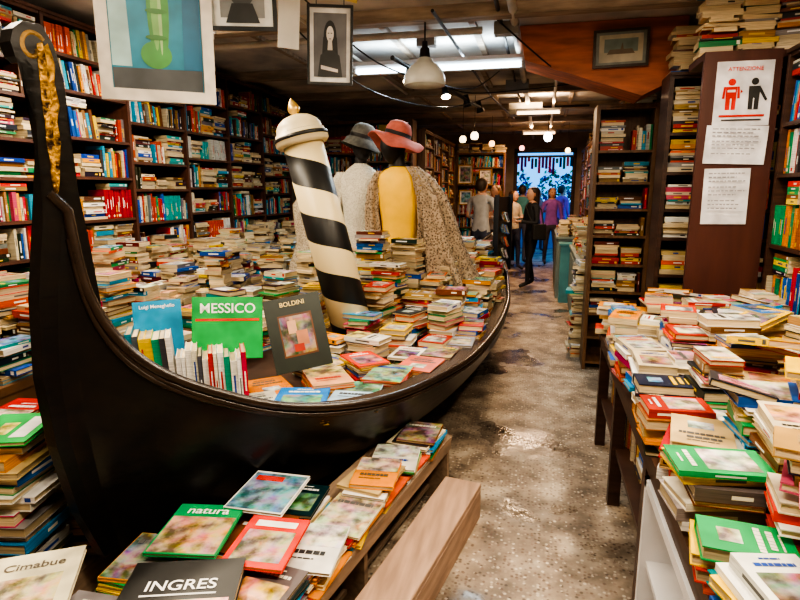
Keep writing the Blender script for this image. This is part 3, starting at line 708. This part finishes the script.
# ------------------------------------------------------------ hanging frames & pictures
def pic(name,c,n,w,h,fw,fd,fcol,bg,shapes=(),tilt=0,roll=0,hang=None,artbg=False,matw=0):
    n=Vector((*n,0)).normalized(); up=Vector((0,0,1)); x=up.cross(n)
    M=frame_m(c,x,up,n)@RX(tilt)@RZ(roll)
    mb=MB(); W=w/2;H=h/2
    if fw<.003:
        mb.box(I4,(-W,-H,-fd/2),(W,H,0),fcol); z=.0006
    else:
        for lo,hi in [((-W,-H,-fd/2),(W,-H+fw,fd/2)),((-W,H-fw,-fd/2),(W,H,fd/2)),((-W,-H+fw,-fd/2),(-W+fw,H-fw,fd/2)),((W-fw,-H+fw,-fd/2),(W,H-fw,fd/2))]: mb.box(I4,lo,hi,fcol)
        mb.box(I4,(-W+fw,-H+fw,-fd/2+.002),(W-fw,H-fw,0.0),bg if not matw else (.85,.84,.8))
        z=.001
    if artbg or matw:
        a=W-fw-matw; b_=H-fw-matw
        mb.quad(I4,[(-a,-b_,z),(a,-b_,z),(a,b_,z),(-a,b_,z)],bg,1 if artbg else 0); z+=.001
    for col,pts in shapes:
        mb.quad(I4,[(p[0]*W,p[1]*H,z) for p in pts],col); z+=.0005
    o=mb.build(name,BM); o.matrix_world=M
    if hang:
        WI=pmat('wire',(.05,.05,.05),.5)
        for sx in (-.6,.6):
            q=M@Vector((sx*W,H,0)); w_=tube('cord',[tuple(q),(q.x,q.y,hang)],.003,WI); w_.parent=o; w_.matrix_parent_inverse=M.inverted()
    return o
def ell(cx,cy,rx,ry,n=20,a0=0,a1=6.283): return [(cx+rx*math.cos(a0+(a1-a0)*i/n),cy+ry*math.sin(a0+(a1-a0)*i/n)) for i in range(n)]
WF=(.78,.74,.68)
pic('framed_painting',(-1.45,2.06,2.295),(.60,-.80),.41,.62,.042,.05,WF,(.02,.27,.42),[((.08,.09,.10),[(-.78,-.86),(.78,-.86),(.78,-.6),(-.78,-.62)]),((.5,.7,.72),[(-.78,-.6),(-.45,-.6),(-.5,.85),(-.78,.85)]),((.02,.16,.3),[(.45,-.6),(.78,-.6),(.78,.85),(.5,.85)]),
  ((.12,.34,.12),ell(.05,.1,.19,.68)),((.12,.34,.12),ell(-.02,-.45,.27,.16)),((.28,.52,.22),ell(.0,.15,.07,.55)),((.45,.65,.35),ell(.08,.0,.03,.45)),((.1,.28,.1),ell(.02,.35,.19,.03)),((.1,.28,.1),ell(.02,.05,.19,.03)),((.1,.28,.1),ell(.0,-.25,.19,.03))],tilt=.05,hang=CE)
pic('framed_photograph',(-1.5,2.84,2.62),(.3,-.95),.34,.36,.02,.02,(.03,.03,.03),(.3,.3,.3),[((.1,.1,.1),ell(0,.1,.4,.5)),((.5,.48,.45),ell(.05,.15,.22,.3)),((.05,.05,.05),[(-.5,-.8),(.5,-.8),(.3,-.3),(-.3,-.3)])],tilt=.1,hang=CE,matw=.04)
pic('framed_photograph',(-1.17,3.2,2.43),(.25,-.97),.25,.41,.014,.02,(.02,.02,.02),(.85,.84,.82),[((.16,.16,.17),[(-.72,-.8),(.72,-.8),(.72,.8),(-.72,.8)]),((.015,.015,.015),ell(0,.22,.28,.4)),((.015,.015,.015),[(-.3,.2),(.3,.2),(.36,-.35),(-.36,-.35)]),((.75,.7,.66),ell(0,.28,.16,.2)),((.7,.65,.6),[(-.12,-.2),(.12,-.2),(.08,.15),(-.08,.15)]),((.03,.03,.03),[(-.55,-.8),(.55,-.8),(.42,-.25),(.12,-.12),(-.12,-.12),(-.42,-.25)]),((.05,.03,.03),[(-.06,.17),(.06,.17),(.0,.14)]),((.02,.02,.02),[(-.1,.31),(-.03,.31),(-.03,.29),(-.1,.29)]),((.02,.02,.02),[(.03,.31),(.1,.31),(.1,.29),(.03,.29)]),((.65,.6,.57),[(-.4,-.6),(.35,-.68),(.35,-.6),(-.4,-.5)])],tilt=.06,roll=-.03,hang=CE)
pic('framed_print',(.53,4.9,2.70),(0,-1),.4,.27,.02,.02,(.05,.03,.02),(.25,.28,.26),[((.6,.57,.47),[(-.78,-.72),(.78,-.72),(.78,.72),(-.78,.72)]),((.25,.32,.3),[(-.6,-.2),(.6,-.2),(.6,.5),(-.6,.5)]),((.2,.16,.12),[(-.5,-.3),(.5,-.3),(.4,-.05),(.1,-.05),(.05,.3),(-.02,-.05),(-.4,-.05)])],tilt=.08,roll=.02)
sh=boxes('hanging_placard',[((-.06,-.004,-.19),(.06,.004,.19))],pmat('white_card',(.88,.86,.8),.6,nscale=5,namt=.1)); sh.matrix_world=T(-1.45,3.3,2.64)@RZ(.5)@RY(.06)
sh=boxes('hanging_board',[((-.2,-.01,-.06),(.2,.01,.06))],pmat('yellow_board',(.8,.62,.2),.5,nscale=5,namt=.1)); sh.matrix_world=T(-1.28,3.45,2.83)@RZ(.2)@RY(.25)
for i,(x,y,z,w,h) in enumerate([(-1.5,11.72,1.95,.3,.38),(-1.1,11.72,1.9,.26,.3),(-1.48,11.72,1.5,.28,.3),(-1.1,11.72,1.52,.3,.26)]):
    pic('framed_print',(x,y,z),(0,-1),w,h,.02,.02,(.4,.25,.08),R.choice(BRIGHT),artbg=True,matw=.03)
PAP=(.82,.83,.88)
ICR=(.75,.06,.05); IK=(.03,.03,.03); WP=(.88,.88,.9)
pic('warning_poster',(1.11,3.895,2.20),(0,-1),.30,.36,.001,.004,PAP,PAP,[(ICR,ell(-.42,.36,.14,.11)),(ICR,[(-.6,-.5),(-.24,-.5),(-.22,.22),(-.62,.22)]),(ICR,[(-.7,.22),(-.62,.22),(-.64,-.15),(-.74,-.15)]),(ICR,[(-.22,.22),(-.14,.22),(-.1,-.15),(-.2,-.15)]),(WP,[(-.44,-.5),(-.39,-.5),(-.39,-.15),(-.44,-.15)]),(WP,[(-.56,.12),(-.28,.12),(-.28,.05),(-.56,.05)]),(IK,ell(.38,.36,.13,.11)),(IK,[(.2,-.5),(.56,-.5),(.58,.22),(.18,.22)]),(WP,[(.36,-.5),(.40,-.5),(.40,-.15),(.36,-.15)]),(ICR,[(-.02,.06),(-.1,.12),(-.1,.0)]),(ICR,[(-.8,-.66),(.8,-.66),(.8,-.72),(-.8,-.72)]),(IK,[(-.7,-.8),(.7,-.8),(.7,-.84),(-.7,-.84)]),(IK,[(.58,.2),(.85,-.2),(.78,-.25),(.56,.05)])])
text('poster_title','ATTENZIONE',frame_m((1.11,3.887,2.335),(1,0,0),(0,0,1),(0,-1,0)),.030,pmat('red_ink',(.7,.05,.04),.5))
bpy.data.objects['poster_title'].parent=pan
def notice(name,c,w,h,nl,roll=0):
    sh=[]
    y=.85
    for i in range(nl):
        if i%4==3: y-=.9/nl; continue
        xe=U(.3,.85)
        x=-.8
        while x<xe:
            l=U(.06,.2); sh.append(((.35,.35,.38),[(x,y),(min(x+l,xe),y),(min(x+l,xe),y-.5/nl),(x,y-.5/nl)])); x+=l+.05
        y-=1.65/nl
    pic(name,c,(0,-1),w,h,.001,.004,PAP,PAP,sh,roll=roll)
notice('notice_sheet',(1.095,3.888,1.91),.33,.22,9,-.03); notice('notice_sheet',(1.07,3.89,1.61),.25,.33,12,.01)
# ------------------------------------------------------------ lamps and added fill lights
ENAM=pmat('grey_enamel',(.6,.6,.55),.35,nscale=6,namt=.2)
pl=lathe('pendant_lamp',[(.0,.24),(.02,.24),(.022,.2),(.035,.19),(.04,.13),(.055,.12),(.06,.1),(.1,.075),(.135,.03),(.15,-.01),(.152,-.06),(.148,-.065),(.145,-.01),(.12,.03),(.05,.08),(0,.09)],[ENAM,BLACKM],36,mi=[1,1,1,1,0,0,0,0,0,0,0,0,0,0,0])
pl.location=(-.87,4.36,2.46)
c_=tube('cord',[(0,0,.24),(0,0,CE-2.46)],.006,BLACKM); c_.parent=pl
bl_=lathe('bulb',[(0,-.03),(.03,-.02),(.035,.01),(.02,.05),(0,.07)],[pmat('bulb_glass',(.9,.9,.8),.2,emit=(1,.85,.6),es=4)],20,parent=pl)
def area(name,loc,sx,sy,power,col,parent=None,rot=(0,0,0)):
    l=bpy.data.lights.new(name,'AREA'); l.shape='RECTANGLE'; l.size=sx; l.size_y=sy; l.energy=power; l.color=col
    o=bpy.data.objects.new(name,l); scene.collection.objects.link(o); o.location=loc; o.rotation_euler=rot
    if parent: o.parent=parent
    return o
def fluor_or_fill(c,Ln,alongx,power,col,es=12,hw=.07,upl=0):  # builds the visible ceiling fixtures and also the added out-of-view fills
    e=boxes('fluorescent_or_fill_light',[((-Ln/2,-hw,.0),(Ln/2,hw,.03)),((-Ln/2,-.05,-.04),(-Ln/2+.02,.05,0)),((Ln/2-.02,-.05,-.04),(Ln/2,.05,0))],WHITE)
    e.location=c; e.rotation_euler=(0,0,0 if alongx else math.pi/2)
    tm=pmat('tube_glow',(1,1,1),.3,emit=col,es=es)
    for y in (-.03,.03): t=tube('tube',[(-Ln/2+.02,y,-.022),(Ln/2-.02,y,-.022)],.014,tm); t.parent=e
    area('glow',(0,0,-.05),Ln*.95,.12,power,col,e)
    if upl: area('added_uplight',(0,0,.035),Ln*.9,.1,upl,col,e,(math.pi,0,0))  # upward fill added to brighten the ceiling
WW=(1,.84,.63); CW=(.72,.9,1)
fluor_or_fill((-.95,5.3,2.72),1.5,True,34,CW,7,.16,upl=14)
fluor_or_fill((-.3,.6,2.78),1.5,True,66,WW,upl=10)  # added fill near the camera, out of view, lights the foreground
fluor_or_fill((.75,1.9,2.78),1.4,False,48,WW,upl=10)  # added unseen fill above the right table, its uplight lifts the soffit
fluor_or_fill((-2.2,2.2,2.78),1.5,False,46,WW,upl=8)  # added unseen fill for the left shelves and prow
fluor_or_fill((-2.45,3.6,2.78),1.0,False,36,WW,upl=9)  # added fill for the left wall, kept behind the hanging painting
fluor_or_fill((.1,3.0,2.80),.9,True,22,WW,upl=9)  # added aisle fill, placed above the frame
fluor_or_fill((-.1,8.4,2.70),.6,True,44,(1,.68,.4),4,upl=12)
fluor_or_fill((-.1,11.4,2.70),.6,True,50,(1,.6,.32),4,upl=18)
tr=empty('track_spotlights')
tube('rail',[(-1.25,4.9,2.72),(-.75,7.4,2.62)],.02,BLACKM,tr)
SPG=pmat('spot_glow',(1,1,1),.3,emit=(1,.82,.55),es=25)
for i,(x,y,tx,ty,tz,pw) in enumerate([(-1.18,5.2,-1.1,4.4,1.2,16),(-1.0,6.1,-.6,5.2,.8,30),(-.87,6.8,-.5,7.2,.8,34),(-.78,7.3,-.2,8,0,34)]):
    p=Vector((x,y,2.62)); d=(Vector((tx,ty,tz))-p).normalized(); M=Matrix.Translation(p)@(-d).to_track_quat('Z','Y').to_matrix().to_4x4()
    o=lathe('spot_head',[(0,.08),(.03,.08),(.035,.0),(.05,-.05),(.045,-.05),(.0,-.03)],[BLACKM,SPG],20,mi=[0,0,0,0,1],parent=tr); o.matrix_world=M
    l=bpy.data.lights.new('spot','SPOT'); l.energy=pw; l.color=(1,.85,.62); l.spot_size=1.5; l.spot_blend=.6; l.shadow_soft_size=.04
    s_=bpy.data.objects.new('spot',l); scene.collection.objects.link(s_); s_.matrix_world=M@T(0,0,-.06); s_.parent=tr
for pts in ([(-1.6,3.9,2.9),(-1.3,4.4,2.62),(-1.0,5.0,2.55),(-.7,5.8,2.6),(-.5,6.6,2.9)],[(-1.9,4.2,2.9),(-1.5,4.9,2.5),(-1.0,5.9,2.45),(-.6,7,2.7)],[(-.4,4.6,2.9),(.0,4.85,2.6),(.3,7.2,2.85)],[(-1.3,6.2,2.9),(-.9,6.6,2.7),(-.2,6.9,2.75),(.4,7.5,2.9)]):
    q=[]
    for i in range(len(pts)-1):
        a=pts[max(i-1,0)];b_=pts[i];c=pts[i+1];d=pts[min(i+2,len(pts)-1)]
        for k2 in range(6): q.append(cat(a,b_,c,d,k2/6))
    q.append(pts[-1]); tube('ceiling_cable',q,.006,BLACKM)

# ------------------------------------------------------------ people
SKIN=pmat('skin',(.55,.33,.24),.55)
def skinned(name,verts,edges,rad,root=0,sub=2):
    me=bpy.data.meshes.new(name); me.from_pydata(verts,edges,[]); o=bpy.data.objects.new(name,me); scene.collection.objects.link(o)
    m=o.modifiers.new('s','SKIN'); me2=o.data
    for i,r in enumerate(rad):
        rr=r if isinstance(r,tuple) else (r,r)
        me2.skin_vertices[0].data[i].radius=rr; me2.skin_vertices[0].data[i].use_root=(i==root)
    ss=o.modifiers.new('ss','SUBSURF'); ss.levels=sub; ss.render_levels=sub
    bpy.context.view_layer.update()
    dg=bpy.context.evaluated_depsgraph_get()
    nm=bpy.data.meshes.new_from_object(o.evaluated_get(dg)); bpy.data.objects.remove(o)
    nm.name=name; o2=bpy.data.objects.new(name,nm); scene.collection.objects.link(o2)
    nm.polygons.foreach_set('use_smooth',[True]*len(nm.polygons))
    return o2
def person(loc,yaw,H,top,legs,hair,long_hair=True,arms='down',shorts=False,sleeves=True,bag=None,stride=.1,female=True):
    e=empty('person'); k=H/1.7
    sw=.17 if female else .2
    V=[(0,0,.95),(0,.01,1.12),(0,.0,1.3),(0,.01,1.42),(0,-.0,1.52)]
    Rr=[(.15,.11),(.125,.095),(.155,.11),(.09,.08),(.05,.05)]
    E=[(0,1),(1,2),(2,3),(3,4)]
    hands=[]
    for sx in (-1,1):
        b=len(V); st=stride*sx
        V+= [(sx*.09,0,.86),(sx*.1,-.03-st*.5,.49),(sx*.1,.01-st,.09),(sx*.105,-.15-st,.035)]
        Rr+=[(.09,.1),(.058,.062),(.038,.042),(.035,.026)]
        E+=[(0,b),(b,b+1),(b+1,b+2),(b+2,b+3)]
        b=len(V)
        if arms=='down' or (arms=='one' and sx<0): el=(sx*(sw+.06),.03,1.13); wr=(sx*(sw+.05),-.06,.89)
        else: el=(sx*(sw+.07),-.02,1.13); wr=(sx*.1,-.27,1.16)
        V+=[(sx*sw,0,1.4),el,wr]; Rr+=[(.058,.058),(.042,.042),(.028,.028)]
        E+=[(3,b),(b,b+1),(b+1,b+2)]
        hands.append((sx,Vector(el),Vector(wr)))
    body=skinned('body',V,E,Rr)
    me=body.data
    mt=pmat('top_cloth',top,.8,nscale=12,namt=.2); ml=pmat('trousers_cloth',legs,.8,nscale=12,namt=.2); sh=pmat('shoes',(.03,.03,.03),.5)
    for m_ in (mt,ml,SKIN,sh): me.materials.append(m_)
    for p in me.polygons:
        c=p.center; idx=0
        if c.z<.92 and abs(c.x)<sw: idx=1
        if c.z>1.475: idx=2
        if c.z<.075: idx=3
        if shorts and c.z<.5 and idx==1: idx=2
        if not sleeves and abs(c.x)>sw+.03 and c.z<1.22: idx=2
        for sx,el,wr in hands:
            if (c-wr).length<.035: idx=2
        p.material_index=idx
    body.parent=e
    hd=head('head',(0,-.015,1.615),None,SKIN); hd.parent=e
    fm=MB()
    for sx in (-1,1):
        M=T(sx*.03,-.108,1.63); fm.box(M,(-.011,-.004,-.005),(.011,.004,.005),(.05,.03,.02))
        M=T(sx*.076,0,1.61); fm.box(M,(-.008,-.014,-.028),(.008,.014,.028),(.5,.3,.22))
    fm.box(T(0,-.108,1.553),(-.022,-.004,-.005),(.022,.004,.005),(.4,.1,.09))
    f=fm.build('face_features',[BOOK],e)
    HM=pmat('hair',hair,.55,nscale=40,namt=.4,stretch=(1,1,.2))
    rr=[(0,.02,1.738,.02,.02),(0,.022,1.728,.055,.06),(0,.022,1.70,.08,.095),(0,.026,1.66,.09,.1),(0,.035,1.61,.088,.09)]
    if long_hair: rr+=[(0,.05,1.54,.085,.07),(0,.065,1.46,.08,.05),(0,.07,1.36,.06,.035),(0,.07,1.3,.03,.02)]
    else: rr+=[(0,.045,1.56,.07,.065),(0,.05,1.54,.05,.04)]
    hr=loft('hair',rr[::-1],HM,28,fold=.03,nf=9); hr.parent=e
    for sx,el,wr in hands:
        d=(wr-el).normalized(); side=Vector((sx,0,0)); 
        pv=d.cross(side).normalized()
        Vh=[tuple(wr-d*.01),tuple(wr+d*.045),tuple(wr+d*.085)]; Eh=[(0,1),(1,2)]; Rh=[(.024,.018),(.034,.016),(.034,.014)]
        fl=[.06,.072,.066,.052]
        for i in range(4):
            o_=pv*(-.027+.018*i); b=len(Vh); bs=wr+d*.085+o_
            Vh+=[tuple(bs),tuple(bs+d*fl[i]*.5-side*.006),tuple(bs+d*fl[i]-side*.022)]; Rh+=[(.0085,.0085),(.008,.008),(.0065,.0065)]
            Eh+=[(2,b),(b,b+1),(b+1,b+2)]
        b=len(Vh); bs=wr+d*.03-pv*.03
        Vh+=[tuple(bs),tuple(bs+d*.03-pv*.022-side*.008),tuple(bs+d*.055-pv*.022-side*.018)]; Rh+=[(.012,.012),(.01,.01),(.008,.008)]; Eh+=[(1,b),(b,b+1),(b+1,b+2)]
        hm=skinned('hand',Vh,Eh,Rh,0,1); hm.data.materials.append(SKIN); hm.parent=e
    if bag:
        bm_=pmat('bag_canvas',bag,.7,nscale=20)
        bg=boxes('shoulder_bag',[((.19,-.1,.85),(.29,.14,1.12))],bm_,bevel=.02); bg.parent=e
        st_=tube('bag_strap',[(.24,.1,1.1),(.15,.1,1.35),(-.05,.09,1.46),(-.1,0,1.48),(-.02,-.11,1.4),(.15,-.13,1.25),(.24,-.08,1.1)],.012,bm_); st_.parent=e
    e.matrix_world=T(*loc)@RZ(yaw)@Matrix.Scale(k,4)
    return e
person((-.15,10.1,0),-1.1,1.66,(.02,.022,.028),(.012,.012,.016),(.04,.025,.018),arms='fwd',bag=(.02,.02,.02))
person((-.98,9.9,0),2.7,1.80,(.42,.44,.46),(.05,.06,.1),(.05,.03,.02),long_hair=False,arms='fwd',sleeves=False,female=False)
person((-.85,11.1,0),-.6,1.7,(.5,.46,.5),(.05,.06,.1),(.25,.14,.07),arms='one')
person((.22,13.3,0),.2,1.66,(.3,.12,.5),(.06,.06,.09),(.12,.06,.04),arms='down')
person((-.42,13.5,0),2.9,1.72,(.1,.35,.42),(.1,.12,.2),(.06,.04,.03),long_hair=False,female=False)
person((-.56,12.3,0),.9,1.60,(.55,.5,.42),(.04,.05,.1),(.08,.04,.02),arms='fwd')
person((.5,15.6,0),2.2,1.72,(.35,.1,.45),(.05,.05,.08),(.05,.03,.02),long_hair=False,female=False)
person((-.1,16.0,0),1.0,1.62,(.5,.15,.12),(.05,.05,.08),(.05,.03,.02),arms='one')

# ------------------------------------------------------------ outside end of shop
mb=MB()
for i in range(800):
    x=U(-1.5,1.5); top=1.75+.45*abs(math.sin(x*2.3+.6))+.15*math.sin(x*9); z=U(1.3,max(1.35,top)); y=17.2+U(-.3,.3)
    M=T(x,y,z)@Euler((U(-1,1),U(-1,1),U(0,6.28))).to_matrix().to_4x4()
    c=R.choice([(.03,.22,.12),(.04,.3,.12),(.02,.15,.2),(.12,.35,.08),(.2,.05,.35),(.03,.12,.3)])
    mb.quad(M,[(-.07,0,0),(0,-.045,.01),(.11,0,0),(0,.045,.01)],c)
for x in (-1.1,-.4,.35,1.05): mb.box(T(x,17.2,1.3),(-.02,-.02,0),(.02,.02,.5),(.1,.07,.04))
hg=mb.build('courtyard_plants',[BOOK])
boxes('courtyard_planter',[((-1.6,17.0,0),(1.6,17.4,1.25)),((-1.65,16.95,1.25),(1.65,17.45,1.3))],pmat('planter_wood',(.15,.25,.45),.6,nscale=5))
mb=MB()
for i in range(16):
    x=-.56+i*.078; z=2.38+.03*math.sin(i)
    M=T(x,13.9,z)@RZ(U(-.4,.4)); hh=U(.1,.38)
    mb.box(M,(-.03,-.002,-hh),(.03,.002,0),R.choice([(.3,.08,.5),(.05,.2,.6),(.6,.1,.3),(.05,.4,.45),(.1,.1,.4),(.2,.05,.35)]))
mb.box(I4,(-.6,13.895,2.37),(.66,13.905,2.42),(.1,.1,.1))
mb.build('hanging_souvenirs',[BOOK])
w=bpy.data.worlds.new('World'); scene.world=w; w.use_nodes=True
bgn=w.node_tree.nodes['Background']; bgn.inputs[0].default_value=(.08,.42,1,1); bgn.inputs[1].default_value=2.0
la=lathe('globe_lamp',[(0,.12),(.06,.1),(.09,.04),(.09,-.02),(.05,-.08),(0,-.09)],[pmat('globe_glow',(1,1,1),.3,emit=(.8,.92,1),es=10)],24); la.location=(.05,9.6,2.45); la.scale=(.7,.7,.7)
c_=tube('cord',[(0,0,.12),(0,0,(CE-2.45)/.7)],.006,BLACKM); c_.parent=la
for (x,y,z,c) in [(-.9,10.6,2.45,(1,.5,.2)),(-1.2,9.0,2.4,(1,.75,.4)),(-.45,12.6,2.5,(1,.35,.3)),(.45,12.0,2.4,(1,.7,.3)),(-.9,7.9,2.35,(1,.8,.5))]:
    la=lathe('hanging_lantern',[(0,.08),(.03,.08),(.035,.06),(.06,.03),(.065,-.02),(.045,-.06),(.0,-.065)],[BLACKM,pmat('lantern_glow',(1,1,1),.3,emit=c,es=3.5)],20,mi=[0,0,1,1,1,1]); la.location=(x,y,z); la.scale=(.8,.8,.8)
    c_=tube('cord',[(0,0,.08),(0,0,(CE-z)/.8)],.004,BLACKM); c_.parent=la

# ------------------------------------------------------------ camera
cam=bpy.data.cameras.new('camera'); co=bpy.data.objects.new('camera',cam); scene.collection.objects.link(co)
cam.lens=26; cam.sensor_width=36; cam.clip_start=.05
yw=math.radians(13.6); pt=math.radians(10.8)
co.location=(0,0,1.65); co.rotation_euler=(math.pi/2-pt,0,yw)
scene.camera=co
print('done', sum(len(o.data.polygons) for o in bpy.data.objects if o.type=='MESH'))
